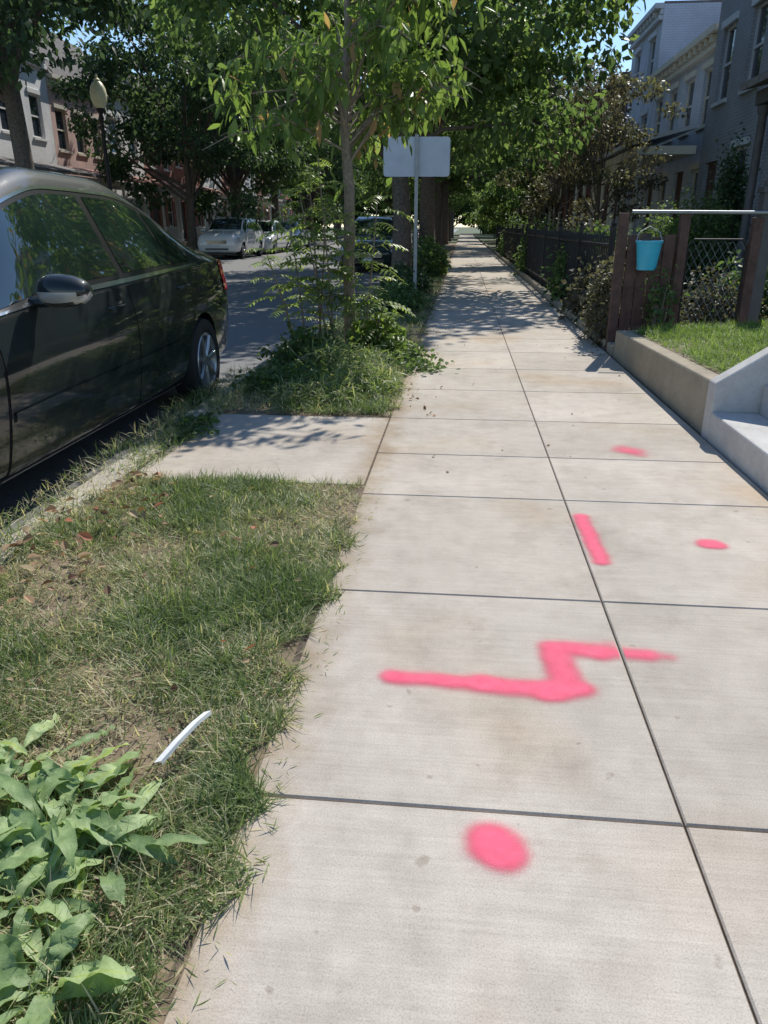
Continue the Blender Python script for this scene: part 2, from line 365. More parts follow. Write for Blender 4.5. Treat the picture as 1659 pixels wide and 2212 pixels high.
def litter(name,n,xr,yr,z,size,seed,label,mat=L_dry,wd=.32):
    rs=np.random.RandomState(seed); X=rs.uniform(*xr,n);Y=rs.uniform(*yr,n); ph=rs.uniform(0,6.28,n)
    D=np.stack([np.cos(ph),np.sin(ph),rs.uniform(-.2,.4,n)],-1); L=rs.uniform(size*.5,size*1.3,n)
    V,F,m=ribbons(np.stack([X,Y,np.full(n,z)+rs.uniform(0,z*.4+.004,n)],-1),D,L,L*wd,rs.uniform(-.3,.4,n),[.1,.8,1,.6,.05],.5,3,roll=rs.uniform(-.9,.9,n))
    V[:,2]=np.maximum(V[:,2],.003)
    meta(new_obj(name,npmesh(name,V,F,mat,np.repeat(rs.rand(n),m))),label,None,None,'stuff')
litter('fallen_leaves',45,(-1.6,-.5),(.6,3.3),.045,.036,11,'scattered dry brown leaves on the grass')
litter('fallen_leaves',110,(-1.72,-1.3),(2.0,3.4),.04,.045,12,'dry reddish leaves gathered by the curb')
litter('dry_grass_clippings',300,(-.45,-.34),(.5,3.4),.002,.03,13,'dry grass clippings on the sidewalk edge',L_grass,.05)
litter('fallen_leaves',90,(-.5,-.15),(4.9,10),.004,.03,15,'dry leaves along the sidewalk edge')
litter('fallen_leaves',26,(-.3,1.4),(3.6,12),.003,.022,19,'a few small dry leaves on the sidewalk')
b=B(); pts=[(-.652,1.315,.055),(-.63,1.38,.066),(-.61,1.45,.068),(-.596,1.505,.06)]
for i in range(3):
    p,q=Vector(pts[i]),Vector(pts[i+1]); h=.0085
    b.add([p+Vector((-h,0,0)),p+Vector((h,.003,.004)),q+Vector((h,.003,.004)),q+Vector((-h,0,0))],[(0,1,2,3)])
    b.add([p+Vector((h,.003,.004)),p+Vector((h+.002,.003,-.006)),q+Vector((h+.002,.003,-.006)),q+Vector((h,.003,.004))],[(0,1,2,3)])
meta(b.obj('plastic_strip',G['litter']),'thin white plastic strip lying in the grass','litter')
# ------------------------------------------------------------ broadleaf weeds
def rosette(loc,n,Lr,Wr,seed,label,spread=.06):
    rs=np.random.RandomState(seed); ph=np.linspace(0,2*np.pi*2.6,n)+rs.uniform(-.3,.3,n)
    el=rs.uniform(.15,1.0,n); D=np.stack([np.cos(ph),np.sin(ph),el],-1)
    P=np.stack([np.cos(ph)*.012+rs.uniform(-spread,spread,n),np.sin(ph)*.012+rs.uniform(-spread,spread,n),np.full(n,.01)],-1)
    V,F,m=ribbons(P,D,rs.uniform(*Lr,n),rs.uniform(*Wr,n),rs.uniform(.5,1.0,n)*(.35+.5*el),[.10,.16,.30,.46,.64,.80,.92,1,1,.92,.78,.56,.30,.05],.30,3,roll=rs.uniform(-.6,.6,n),wave=.34)
    V[:,2]=np.maximum(V[:,2],.012+.01*np.sin(np.arange(len(V))))
    t=np.repeat(rs.beta(2,2,n),m); t=np.clip(t+np.tile([-.12,.28,-.12],len(V)//3)*.6,0,1)
    o=new_obj('broadleaf_weed',npmesh('broadleaf_weed',V,F,L_dock,t,smooth=True),None,loc)
    meta(o,label,'weed','broadleaf weeds in the grass')
rosette((-.83,1.18,0),36,(.14,.26),(.015,.026),21,'large rosette weed with long wavy light green leaves')
rosette((-.70,1.10,0),22,(.12,.22),(.014,.024),22,'leafy weed with long drooping leaves at the grass edge')
rosette((-.98,1.30,0),18,(.12,.20),(.013,.022),23,'leafy weed with long drooping leaves in the grass')
rosette((-.66,.80,0),14,(.13,.22),(.018,.028),24,'low weed with broad drooping leaves in the grass',.03)
rosette((-.78,.95,0),14,(.10,.18),(.013,.022),25,'low weed with narrow wavy leaves in the grass',.04)
# ------------------------------------------------------------ tree library
def tree_meshes(seed,H,base,R,nleaf,lsize,mat,rtrunk=.25,clumps=120,crm=.85,fill=.35,bark=None,squash=1.0):
    rs=np.random.RandomState(seed); cz=(H+base)/2; rz=(H-base)/2
    U=rs.normal(size=(clumps,3)); U/=np.linalg.norm(U,axis=1,keepdims=True)
    r=rs.uniform(fill,1,(clumps,1))**.6*(1+.18*np.sin(U[:,:1]*5+seed)+.14*np.sin(U[:,1:2]*7+U[:,2:]*4+seed))
    C=U*r*np.array([R,R*squash,rz])+np.array([0,0,cz])
    crad=rs.uniform(.6,1.25,clumps)*crm*R/5
    ci=rs.randint(0,clumps,nleaf); G1=rs.normal(size=(nleaf,3)); G1/=np.linalg.norm(G1,axis=1,keepdims=True)
    rr=rs.uniform(.25,1.1,(nleaf,1))**.6
    P=C[ci]+G1*rr*crad[ci][:,None]*np.array([1.25,1.25,.72])
    D=G1*.5+rs.normal(size=(nleaf,3))*.6+np.array([0,0,-.35])
    L=rs.uniform(.7,1.35,nleaf)*lsize
    V,F,m=ribbons(P,D,L,L*.33,rs.uniform(0,.4,nleaf),[.12,1,.06],roll=rs.uniform(-1.2,1.2,nleaf))
    ct=rs.uniform(-.15,.3,clumps)
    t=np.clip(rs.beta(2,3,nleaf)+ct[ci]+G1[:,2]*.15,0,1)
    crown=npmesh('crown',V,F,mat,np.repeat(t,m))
    b=B(); top=Vector((rs.uniform(-.2,.2),rs.uniform(-.2,.2),base+rz*.5))
    b.tube([(0,0,-.1),(0,0,.15),(.02,.01,base*.5),(top.x*.5,top.y*.5,base),tuple(top)],[rtrunk*1.35,rtrunk*1.05,rtrunk*.85,rtrunk*.75,rtrunk*.5],12)
    for i in range(min(26,clumps)):
        e=Vector(C[i]); s0=Vector((top.x*.5,top.y*.5,base*(.85+.3*rs.rand()))) if i%2 else top
        mid=s0.lerp(e,.5)+Vector((rs.uniform(-.3,.3),rs.uniform(-.3,.3),rs.uniform(0,.5)))*R/5
        b.tube([s0,s0.lerp(mid,.5),mid,e],[rtrunk*.42,rtrunk*.3,rtrunk*.2,rtrunk*.06],6)
    tm=b.mesh('trunk',bark or G['bark'],True)
    return tm,crown
def place_tree(ms,loc,rotz,label,group,name='street_tree',sc=1):
    t=thing(name,label,'tree',loc,rotz,group); t.scale=(sc,sc,sc)
    new_obj('trunk',ms[0],t); new_obj('crown',ms[1],t); return t
TA=tree_meshes(31,9.5,2.9,4.4,24000,.18,L_tree,.24,130)
TB=tree_meshes(32,12.5,3.6,5.0,24000,.20,L_tree,.30,130)
TC=tree_meshes(33,10.5,2.4,4.2,20000,.19,L_dark,.22,110)
TD=tree_meshes(34,14,5.0,6.0,28000,.20,L_dark,.30,150)
TE=tree_meshes(36,10,.4,5.5,12000,.34,L_tree,.25,90)
gN='trees in the strip beside the sidewalk'; gF='trees across the street'
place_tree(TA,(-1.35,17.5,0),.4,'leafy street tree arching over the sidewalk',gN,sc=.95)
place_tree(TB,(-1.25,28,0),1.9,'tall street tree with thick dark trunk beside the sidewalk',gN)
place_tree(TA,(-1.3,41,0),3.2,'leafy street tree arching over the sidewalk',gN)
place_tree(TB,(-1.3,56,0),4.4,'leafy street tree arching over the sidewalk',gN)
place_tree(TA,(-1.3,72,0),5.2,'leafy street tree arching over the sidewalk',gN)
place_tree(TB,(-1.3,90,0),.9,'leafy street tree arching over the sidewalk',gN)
place_tree(TD,(-12.6,22.3,0),.5,'tall dark leafy tree with bare thick trunk across the street',gF)
place_tree(TC,(-11.9,34,0),2.2,'low-hanging dark green street tree across the street',gF)
place_tree(TC,(-12.2,42,0),4.2,'low-hanging dark green street tree across the street',gF,sc=1.15)
place_tree(TB,(-12.4,52,0),1.2,'dark green street tree across the street',gF)
place_tree(TC,(-12.4,64,0),3.0,'dark green street tree across the street',gF,sc=1.2)
place_tree(TB,(-12.6,80,0),.2,'dark green street tree across the street',gF)
for i,(x,y,s) in enumerate([(-9,108,1.3),(-4,112,1.2),(4,96,1.0),(-16,100,1.3),(8,112,1.3),(4.4,50,.8),(4.2,72,.9)]):
    place_tree(TB if i%2 else TA,(x,y,0),i*1.3,'leafy green tree at the end of the block','trees at the end of the block',sc=s)
for i,(x,y,s) in enumerate([(-34,128,1.5),(-25,132,1.4),(-17,126,1.4),(-10,134,1.5),(-3,130,1.3),(3.5,133,1.4),(10,128,1.4),(18,134,1.5),(4.2,60,.6),(4.4,84,.7)]):
    place_tree(TE,(x,y,-.5),i*1.7,'full leafy tree with foliage down to the ground','trees at the end of the block',sc=s)
TM=tree_meshes(35,5.6,1.4,1.9,7000,.10,L_myr,.07,50,1.1,.2)
place_tree(TM,(3.7,22.5,0),0,'bushy ornamental tree with sparse brownish purple leaves',None,'ornamental_tree',.92)
place_tree(TM,(3.3,29,0),2,'bushy ornamental tree with sparse brownish purple leaves',None,'ornamental_tree',1.1)
# ------------------------------------------------------------ sapling
def sapling():
    rs=np.random.RandomState(41); t=thing('young_street_tree','slender young tree with drooping bright green leaves in the grass strip','tree',(-1.1,7.6,0))
    b=B(); b.tube([(0,0,-.05),(.0,0,.1),(-.01,.02,.8),(.015,.0,1.5),(-.03,.02,2.1),(.02,0,2.9),(.0,.05,4.2)],[.085,.062,.055,.052,.042,.028,.01],12)
    tips=[]; 
    for i in range(38):
        z0=rs.uniform(1.7,3.3); ph=rs.uniform(0,6.28); r=rs.uniform(.5,1.3); z1=z0+rs.uniform(-.05,.85)
        if math.cos(ph)>.2 and z1<2.35: z1+=.4
        e=Vector((math.cos(ph)*r,math.sin(ph)*r,z1)); s=Vector((0,0,z0)); m=s.lerp(e,.5)+Vector((0,0,.18))
        b.tube([s,m,e,e+Vector((math.cos(ph)*.25,math.sin(ph)*.25,-.12))],[.014,.009,.005,.003],5)
        for k in range(7):
            f=rs.uniform(.35,1.1); p=s.lerp(m,f*2) if f<.5 else m.lerp(e,f*2-1)
            q=p+Vector(rs.normal(size=3)*.16); tips.append((p,q)); b.tube([p,q],[.004,.002],4)
    b.obj('trunk',G['bark2'],t,smooth=True)
    P=[];D=[]
    for p,q in tips:
        for k in range(9):
            c=p.lerp(q,rs.uniform(.2,1.15))+Vector(rs.normal(size=3)*.06); P.append(c); D.append(rs.normal(size=3)*.55+np.array([0,0,-.75]))
    P=np.array([tuple(p) for p in P]); D=np.array(D); n=len(P)
    V,F,m=ribbons(P,D,rs.uniform(.09,.17,n),rs.uniform(.020,.034,n),rs.uniform(0,.35,n),[.08,.7,1,.7,.05],.3,3,roll=rs.uniform(-1,1,n))
    new_obj('crown',npmesh('crown',V,F,L_sap,np.repeat(np.clip(rs.beta(2,2.6,n)+(rs.rand(n)<.03),0,1),m)),t)
sapling()
def shoots(loc,stems,seed,label,rl=(.3,.5),lw=.5,mat=L_sap):
    rs=np.random.RandomState(seed); t=thing('weedy_shoot',label,'plant',loc,0,'weedy shoots around the young tree')
    b=B(); P=[];D=[];L=[]
    for (x,y,h,lx,ly) in stems:
        top=Vector((x+lx,y+ly,h)); s=Vector((x,y,0)); b.tube([s,s.lerp(top,.5)+Vector((0,.03,0)),top],[.013,.009,.004],6)
        nl=int(7+h*6)
        for k in range(nl):
            f=.3+.7*(k+.5)/nl; p=s.lerp(top,f); ph=k*2.4+rs.uniform(-.4,.4); l=rs.uniform(*rl)*(1.15-.4*f)
            d=Vector((math.cos(ph),math.sin(ph),rs.uniform(.1,.7))).normalized()
            pts=[p+d*l*u+Vector((0,0,-.45*l*u*u)) for u in (0,.33,.66,1)]
            b.tube(pts,[.003,.0025,.002,.001],4); sd_=d.cross(Vector((0,0,1))).normalized()
            for j in range(8):
                u=.2+.8*j/7; q=p+d*l*u+Vector((0,0,-.45*l*u*u)); tang=(d+Vector((0,0,-.9*u))).normalized()
                for sg in (-1,1):
                    P.append(q); D.append(sd_*sg+tang*.45+Vector((0,0,rs.uniform(-.35,.1)))); L.append(rs.uniform(.07,.115)*lw*2*(1-.35*u))
    b.obj('stem',G['bark2'],t,smooth=True)
    P=np.array([tuple(p) for p in P]);D=np.array([tuple(p) for p in D]);L=np.array(L);n=len(P)
    V,F,m=ribbons(P,D,L,L*.19,rs.uniform(.1,.4,n),[.3,1,.85,.05],.2,3)
    new_obj('leaves',npmesh('leaves',V,F,mat,np.repeat(np.clip(rs.beta(2,2,n)+.15,0,.93),m)),t)
shoots((-1.5,7.35,0),[(0,0,1.25,-.12,0),(.1,.05,1.5,.12,.05),(-.1,.1,1.0,-.3,0),(.15,0,1.75,-.1,.1)],51,'thin weedy shoots with feathery compound leaves')
shoots((-1.2,7.25,0),[(0,0,1.8,-.12,0),(.1,.05,1.2,.1,.05),(0,.1,.7,-.1,-.2),(-.05,.0,1.5,-.25,.0)],52,'tall thin weedy shoots with feathery compound leaves')
shoots((-.95,7.5,0),[(0,0,1.5,.15,0),(.05,-.1,.55,.2,-.1)],53,'thin weedy shoots with feathery compound leaves beside the trunk')
def shrub(name,label,loc,rx,ry,h,n,ls,mat,seed,group=None,wd=.36,dr=.3,cone=False,clumps=26):
    rs=np.random.RandomState(seed); t=thing(name,label,'shrub' if 'weed' not in name else 'weed',loc,0,group)
    b=B(); C=[]
    for i in range(clumps):
        ph=rs.uniform(0,6.28); rr=math.sqrt(rs.rand()); z=h*rs.uniform(.15,.9)
        sc=(1-z/h*.9) if cone else (1-.35*(z/h)**2)
        C.append((rx*rr*math.cos(ph)*sc,ry*rr*math.sin(ph)*sc,z*(1 if cone else 1-.45*rr*rr)))
        b.tube([(C[-1][0]*.3,C[-1][1]*.3,0),(C[-1][0]*.6,C[-1][1]*.6,C[-1][2]*.6),C[-1]],[.008+h*.006,.006+h*.004,.002],5)
    b.obj('stem',G['bark2'],t)
    C=np.array(C); ci=rs.randint(0,clumps,n); q=rs.normal(size=(n,3))*np.array([rx,ry,h*.8])*.17
    P=C[ci]+q; P[:,2]=np.maximum(P[:,2],.02); D=rs.normal(size=(n,3))*.6+q/np.linalg.norm(q,axis=1,keepdims=True)*.6+np.array([0,0,.1])
    L=rs.uniform(.6,1.3,n)*ls
    V,F,m=ribbons(P,D,L,L*wd,rs.uniform(0,dr*2,n),[.12,.8,1,.06],.25,3,roll=rs.uniform(-1,1,n)); V[:,2]=np.maximum(V[:,2],.004)
    ct=rs.uniform(-.15,.15,clumps)
    new_obj('leaves',npmesh('leaves',V,F,mat,np.repeat(np.clip(rs.beta(2,2.5,n)+ct[ci],0,1),m)),t)
gw='weeds in the grass strip'
shrub('weed_clump','low green leafy weeds by the curb',(-1.36,5.8,0),.34,.5,.18,1200,.045,L_weed,61,gw)
shrub('weed_clump','leafy weeds around the base of the young tree',(-1.42,6.9,0),.34,.45,.30,1200,.055,L_weed,62,gw)
shrub('weed_clump','bright leafy weeds beside the trunk',(-.82,7.5,0),.28,.3,.36,600,.08,L_sap,63,gw)
shrub('weed_clump','low spreading weeds reaching over the sidewalk',(-.50,6.85,0),.46,.5,.12,1000,.05,L_weed,64,gw)
shrub('weed_clump','narrow-leaved weedy tuft at the sidewalk edge',(-.75,5.6,0),.26,.5,.22,2600,.10,L_grass,65,gw,.045,.3)
shrub('weed_clump','narrow-leaved weedy tuft beside the curb',(-1.1,5.3,0),.3,.3,.14,1500,.09,L_grass,75,gw,.045,.3)
shrub('weed_clump','narrow-leaved weedy tuft near the young tree',(-1.0,6.5,0),.4,.4,.24,2200,.11,L_grass,78,gw,.045,.3)
shrub('weed_clump','dark leafy weeds around the sign post',(-.98,11.8,0),.42,1.2,.38,2000,.07,L_weed,66,gw)
shrub('weed_clump','dark leafy weeds further along the strip',(-1.1,15,0),.45,1.4,.5,1600,.09,L_dark,67,gw)
shrub('weed_clump','dark leafy weeds further along the strip',(-.95,20.5,0),.6,2,.9,2200,.12,L_weed,68,gw)
shrub('weed_clump','low weeds growing over the curb',(-1.64,4.4,0),.14,.3,.07,260,.04,L_weed,69,gw)
# ------------------------------------------------------------ car
def hermite(xs,ys,x):
    xs=np.array(xs,float);ys=np.array(ys,float); d=np.diff(ys)/np.diff(xs); m=np.zeros(len(xs)); m[1:-1]=0
    for i in range(1,len(xs)-1):
        m[i]=0 if d[i-1]*d[i]<=0 else 2*d[i-1]*d[i]/(d[i-1]+d[i])
    m[0]=d[0];m[-1]=d[-1]; x=np.clip(x,xs[0],xs[-1]); i=np.clip(np.searchsorted(xs,x)-1,0,len(xs)-2)
    h=xs[i+1]-xs[i]; t=(x-xs[i])/h
    return (2*t**3-3*t**2+1)*ys[i]+(t**3-2*t**2+t)*h*m[i]+(-2*t**3+3*t**2)*ys[i+1]+(t**3-t**2)*h*m[i+1]
#  s,   w,   zb,  belt, zt,  wr,  z6
SEDAN=[(0,.70,.30,.58,.64,.55,.63),(.05,.78,.24,.63,.71,.60,.69),(.2,.855,.20,.71,.80,.66,.78),(.5,.90,.20,.80,.91,.70,.88),(.85,.92,.20,.88,.99,.72,.96),(1.08,.925,.20,.93,1.05,.72,1.01),
 (1.45,.925,.20,.96,1.33,.68,1.25),(1.82,.925,.20,.98,1.56,.635,1.47),(2.3,.925,.20,.99,1.645,.61,1.565),(3.0,.925,.20,1.01,1.635,.605,1.555),(3.55,.92,.20,1.03,1.54,.605,1.465),(4.0,.915,.21,1.05,1.37,.62,1.32),(4.28,.905,.22,1.06,1.22,.66,1.195),(4.7,.87,.24,1.05,1.15,.66,1.135),(4.87,.82,.27,.97,1.07,.62,1.06),(4.95,.74,.32,.82,.92,.55,.90)]
SUVP=[(0,.78,.36,.72,.82,.60,.80),(.05,.84,.30,.78,.92,.66,.90),(.2,.90,.27,.86,1.0,.70,.98),(.6,.94,.27,.96,1.08,.74,1.06),(1.1,.95,.27,1.03,1.14,.76,1.11),(1.3,.95,.27,1.06,1.2,.76,1.15),
 (1.65,.95,.27,1.08,1.48,.72,1.40),(1.95,.95,.27,1.10,1.66,.69,1.57),(2.4,.95,.27,1.10,1.74,.67,1.65),(3.4,.95,.27,1.12,1.74,.67,1.65),(4.2,.945,.28,1.14,1.68,.67,1.60),(4.5,.93,.29,1.14,1.50,.68,1.44),(4.72,.90,.31,1.08,1.14,.70,1.12),(4.8,.84,.36,.9,.95,.66,.93)]
paint_cache={}
def carpaint(c):
    k='car_paint_%d'%len(paint_cache)
    if c not in paint_cache:
        m,nt,b=nm(k); v=coords(nt); n=noise(nt,v,2.5,5,.7)
        r=ramp(nt,n,[(.3,tuple(x*.92 for x in c)),(.75,tuple(min(1,x*1.1+.001) for x in c))]); nt.links.new(r.outputs[0],b.inputs['Base Color'])
        b.inputs['Metallic'].default_value=0; b.inputs['Specular IOR Level'].default_value=.12; b.inputs['Coat Weight'].default_value=1
        b.inputs['Roughness'].default_value=.5
        n2=noise(nt,v,9,4,.7); mr=nt.nodes.new('ShaderNodeMapRange'); nt.links.new(n2,mr.inputs[0]); mr.inputs[1].default_value=.4; mr.inputs[2].default_value=.8; mr.inputs[3].default_value=.03; mr.inputs[4].default_value=.13
        nt.links.new(mr.outputs[0],b.inputs['Coat Roughness'])
        paint_cache[c]=m
    return paint_cache[c]
def make_car(label,cat,group,paint,prof,loc,rotz,name='parked_car',hubs=(.90,3.87)):
    T=np.array(prof); Ln=T[-1,0]; P=carpaint(paint); suv=prof is SUVP
    def ring(s):
        s=np.atleast_1d(s); w,zb,be,zt,wr,z6=[hermite(T[:,0],T[:,i],s) for i in range(1,7)]
        xs=np.stack([0*w,.72*w,.91*w,.965*w,.998*w,.95*w,wr,wr*.62,0*w],-1)
        zs=np.stack([zb,zb,zb+.045,zb+.17,zb+(be-zb)*.66,be,z6,zt-(zt-z6)*.28,zt],-1)
        return xs,zs
    def S(s,tau):
        s=np.asarray(s,float);tau=np.asarray(tau,float); sh=s.shape; s=s.ravel();tau=tau.ravel()
        xs,zs=ring(s); i=np.clip(np.floor(tau).astype(int),0,7); t=tau-i; k=np.arange(len(s))
        def cr(A):
            a0=A[k,np.maximum(i-1,0)];a1=A[k,i];a2=A[k,i+1];a3=A[k,np.minimum(i+2,8)]
            m1=(a2-a0)/2;m2=(a3-a1)/2
            sh5=(i==5); m1=np.where(sh5,(a2-a1)*.9,m1); sh4=(i==4); m2=np.where(sh4,(a2-a1)*1.1,m2)
            m2=np.where(sh5,(a2-a1)*.85+ (a3-a2)*.15,m2)
            return (2*t**3-3*t**2+1)*a1+(t**3-2*t**2+t)*m1+(-2*t**3+3*t**2)*a2+(t**3-t**2)*m2
        x=cr(xs);z=cr(zs); x=np.where(tau>=8,0,np.maximum(x,0)); return np.stack([x,s-Ln/2,z],-1).reshape(sh+(3,))
    def patch(nme,sA,sB,t0,t1,off,mats,parent,side=1,ni=14,nj=8,smooth=True):
        tj=np.linspace(t0,t1,nj); fj=np.linspace(0,1,nj)
        a=(sA if callable(sA) else (lambda f:sA+0*f))(fj); b_=(sB if callable(sB) else (lambda f:sB+0*f))(fj)
        u=np.linspace(0,1,ni)[:,None]; s=a[None]*(1-u)+b_[None]*u; tt=np.repeat(tj[None],ni,0)
        p=S(s,tt); e=.004; ds=S(s+e,tt)-S(s-e,tt); dt=S(s,np.minimum(tt+e,8))-S(s,tt-e)
        nn=np.cross(ds,dt); nn/=np.maximum(np.linalg.norm(nn,axis=-1,keepdims=True),1e-9)
        fl=np.sign((nn*np.stack([p[...,0]+.01,0*p[...,0],p[...,2]-.7],-1)).sum(-1,keepdims=True)); nn*=np.where(fl==0,1,fl)
        p=p+nn*off; p[...,0]*=side
        idx=np.arange(ni*nj).reshape(ni,nj); F=np.stack([idx[:-1,:-1],idx[1:,:-1],idx[1:,1:],idx[:-1,1:]],-1).reshape(-1,4)
        if side>0: F=F[:,::-1]
        return p.reshape(-1,3),F
    def ppart(nme,lst,mat,parent,label=None):
        V=[];F=[];o=0
        for (p,f) in lst: V.append(p);F.append(f+o);o+=len(p)
        return new_obj(nme,npmesh(nme,np.concatenate(V),np.concatenate(F),mat,smooth=True),parent)
    t=thing(name,label,cat,loc,rotz,group)
    ns=90; m=49; ss=np.concatenate([np.linspace(0,.25,12)[:-1],np.linspace(.25,Ln-.3,ns-22),np.linspace(Ln-.3,Ln,12)[1:]]); ns=len(ss)
    tau=np.linspace(0,8,m); SS,TT=np.meshgrid(ss,tau,indexing='ij'); A=S(SS,TT); Mi=A[:,1:-1][:,::-1]*np.array([-1,1,1]); Rg=np.concatenate([A,Mi],1); k=Rg.shape[1]
    V=[tuple(v) for v in Rg.reshape(-1,3)]; F=[]
    for i in range(ns-1):
        for j in range(k): F.append((i*k+j,i*k+(j+1)%k,(i+1)*k+(j+1)%k,(i+1)*k+j))
    F.append(tuple(range(k))[::-1]); F.append(tuple((ns-1)*k+j for j in range(k)))
    bb=B(); bb.add(V,F); me=bb.mesh('body',[P,G['black']],False)
    body=new_obj('body',me,t)
    import bmesh
    bm=bmesh.new(); bm.from_mesh(me); bmesh.ops.recalc_face_normals(bm,faces=bm.faces); bm.to_mesh(me); bm.free()
    c=B()
    for h in hubs:
        for sg in (-1,1):
            c.revolve([(.0001,sg*.58),(.375,sg*.58),(.375,sg*1.1),(.0001,sg*1.1)],32,'x',(0,h-Ln/2,.33),1)
    cm=c.mesh('arch_cut',[P,G['black']]); bm=bmesh.new(); bm.from_mesh(cm); bmesh.ops.remove_doubles(bm,verts=bm.verts,dist=.001); bmesh.ops.recalc_face_normals(bm,faces=bm.faces); bm.to_mesh(cm); bm.free()
    co=new_obj('arch_cut',cm,None); co.parent=t
    md=body.modifiers.new('b','BOOLEAN'); md.operation='DIFFERENCE'; md.solver='EXACT'; md.object=co
    bpy.context.view_layer.update(); dg=bpy.context.evaluated_depsgraph_get(); nmz=bpy.data.meshes.new_from_object(body.evaluated_get(dg)); body.modifiers.clear(); body.data=nmz; nmz.name='body'
    bpy.data.objects.remove(co); nmz.polygons.foreach_set('use_smooth',[True]*len(nmz.polygons)); nmz.set_sharp_from_angle(angle=rad(35))
    q=1 if not suv else 0
    f0=hubs[0]+.44
    ws0,ws1=(1.12,1.78) if q else (1.28,1.9); rs0,rs1=(3.55,4.22) if q else (4.28,4.62)
    ppart('windshield',[patch('',lambda f:ws0+.06*(1-f),lambda f:ws1+.03*f,6.16,8,.004,None,t,sg,16,12) for sg in (1,-1)],G['carglass'],t)
    ppart('rear_window',[patch('',lambda f:rs0-.04*f,lambda f:rs1+.02*f,6.16,8,.004,None,t,sg,16,12) for sg in (1,-1)],G['carglass'],t)
    if q: W=[(lambda f:1.28+.14*f,lambda f:2.62-.01*f),(lambda f:2.70-.01*f,lambda f:3.5-.04*f),(lambda f:3.55-.04*f,lambda f:3.92-.2*f)]
    else: W=[(lambda f:1.4+.12*f,lambda f:2.42+0*f),(lambda f:2.5+0*f,lambda f:3.42-0*f),(lambda f:3.5+0*f,lambda f:4.3-.15*f)]
    for sg in (1,-1):
        for a_,b__ in W: ppart('side_window',[patch('',a_,b__,5.12,5.86,.006,None,t,sg,18,8)],G['carglass'],t)
        a0,b0=W[0][0],W[-1][1]
        ppart('window_surround',[patch('',lambda f:a0(f)-.04,lambda f:b0(f)+.03,5.06,5.92,.003,None,t,sg,40,8)],G['black'],t)
        ppart('window_trim',[patch('',a0(0)-.05,b0(0)+.06,5.02,5.065,.007,None,t,sg,40,3),patch('',a0(1)-.0,b0(1)+.02,5.905,5.935,.007,None,t,sg,40,3)],G['chrome'],t)
        ppart('door_gap',[patch('',lambda f:f0-.007+.06*f,lambda f:3.462+.36*f,2.15,4.98,.0015,None,t,sg,30,20)],G['seam'],t)
        for (a_,b__) in ((lambda f:f0+.005+.06*f,lambda f:2.645+.0*f),(lambda f:2.66+0*f,lambda f:3.448+.36*f)):
            d=ppart('door',[patch('',a_,b__,2.18,4.96,.005,None,t,sg,26,22)],P,t)
            sE=b__(np.array([.9]))[0]-.22; hp=S(np.array([sE-.0]),np.array([4.62]))[0]
            hb=B(); x=hp[0]; y=hp[1]; z=hp[2]
            hb.tube([((x-.0)*sg,y-.10,z),((x+.03)*sg,y-.075,z),((x+.033)*sg,y+.06,z+.004),((x)*sg,y+.085,z+.004)],[.010,.011,.011,.010],8); hb.obj('door_handle',P if not suv else G['chrome'],d,smooth=True)
        ppart('side_moulding',[patch('',f0+.06,3.42,3.42,3.56,.014,None,t,sg,30,4)],P,t)
        ppart('rocker_trim',[patch('',f0-.03,3.47,1.9,2.12,.012,None,t,sg,20,4)],G['silver'] if q else G['black'],t)
        ppart('tail_light',[patch('',Ln-.36,Ln-.03,4.15,5.15,.006,None,t,sg,14,8)],G['redl'],t)
        ppart('headlight',[patch('',.035,.42,4.15,5.25,.006,None,t,sg,14,8)],G['headl'],t)
        mr_=B(); mx0=S(np.array([1.62]),np.array([5.05]))[0]
        c0=(sg*(mx0[0]+.17),mx0[1],mx0[2]+.055)
        NN=12; V2=[];F2=[];nu=18
        for i in range(NN+1):
            a1=-math.pi/2+math.pi*i/NN
            for j in range(nu):
                a2=2*math.pi*j/nu; x=math.sin(a1)*.125; r1=math.cos(a1)**.6 if math.cos(a1)>1e-6 else 0
                y=math.cos(a2)*r1*.085; y=max(y,-.1) if y<.035 else .035+(y-.035)*.15; z=math.sin(a2)*r1*.078*(1-.15*math.sin(a1)*sg*1)
                V2.append((c0[0]+x,c0[1]+y,c0[2]+z))
        for i in range(NN):
            for j in range(nu): F2.append((i*nu+j,i*nu+(j+1)%nu,(i+1)*nu+(j+1)%nu,(i+1)*nu+j))
        mr_.add(V2,F2); 
        for fi,f in enumerate(mr_.f):
            zc=sum(mr_.v[k_][2] for k_ in f)/4
            if zc<c0[2]-.01 and zc>c0[2]-.05: mr_.m[fi]=1
        mr_.tube([(sg*(mx0[0]-.03),mx0[1]+.0,mx0[2]-.0),(c0[0]-sg*.07,c0[1],c0[2]-.05)],[.03,.025],8,0)
        mr_.obj('side_mirror',[P,G['silver']],t,smooth=True)
        for h in hubs:
            wh=new_obj('wheel',None,t,(sg*.82,h-Ln/2,.33)); wh.empty_display_size=.1
            tb=B(); tb.revolve([(.215,-.09),(.29,-.10),(.322,-.085),(.33,-.05),(.33,.05),(.322,.085),(.29,.10),(.235,.095),(.215,.07)],36,'x'); tb.obj('tyre',G['tyre'],wh,smooth=True)
            rb=B(); rb.revolve([(.222,sg*.088),(.215,sg*.096),(.20,sg*.085),(.19,sg*.03),(.02,sg*.02)],36,'x'); rb.revolve([(.05,sg*.03),(.05,sg*.075),(.035,sg*.085),(.001,sg*.085)],16,'x')
            for k_ in range(7):
                an=2*math.pi*k_/7+.2; ca,sa=math.cos(an),math.sin(an); rb.tube([(sg*.07,ca*.04,sa*.04),(sg*.082,ca*.12,sa*.12),(sg*.082,ca*.205,sa*.205)],[.022,.018,.020],6)
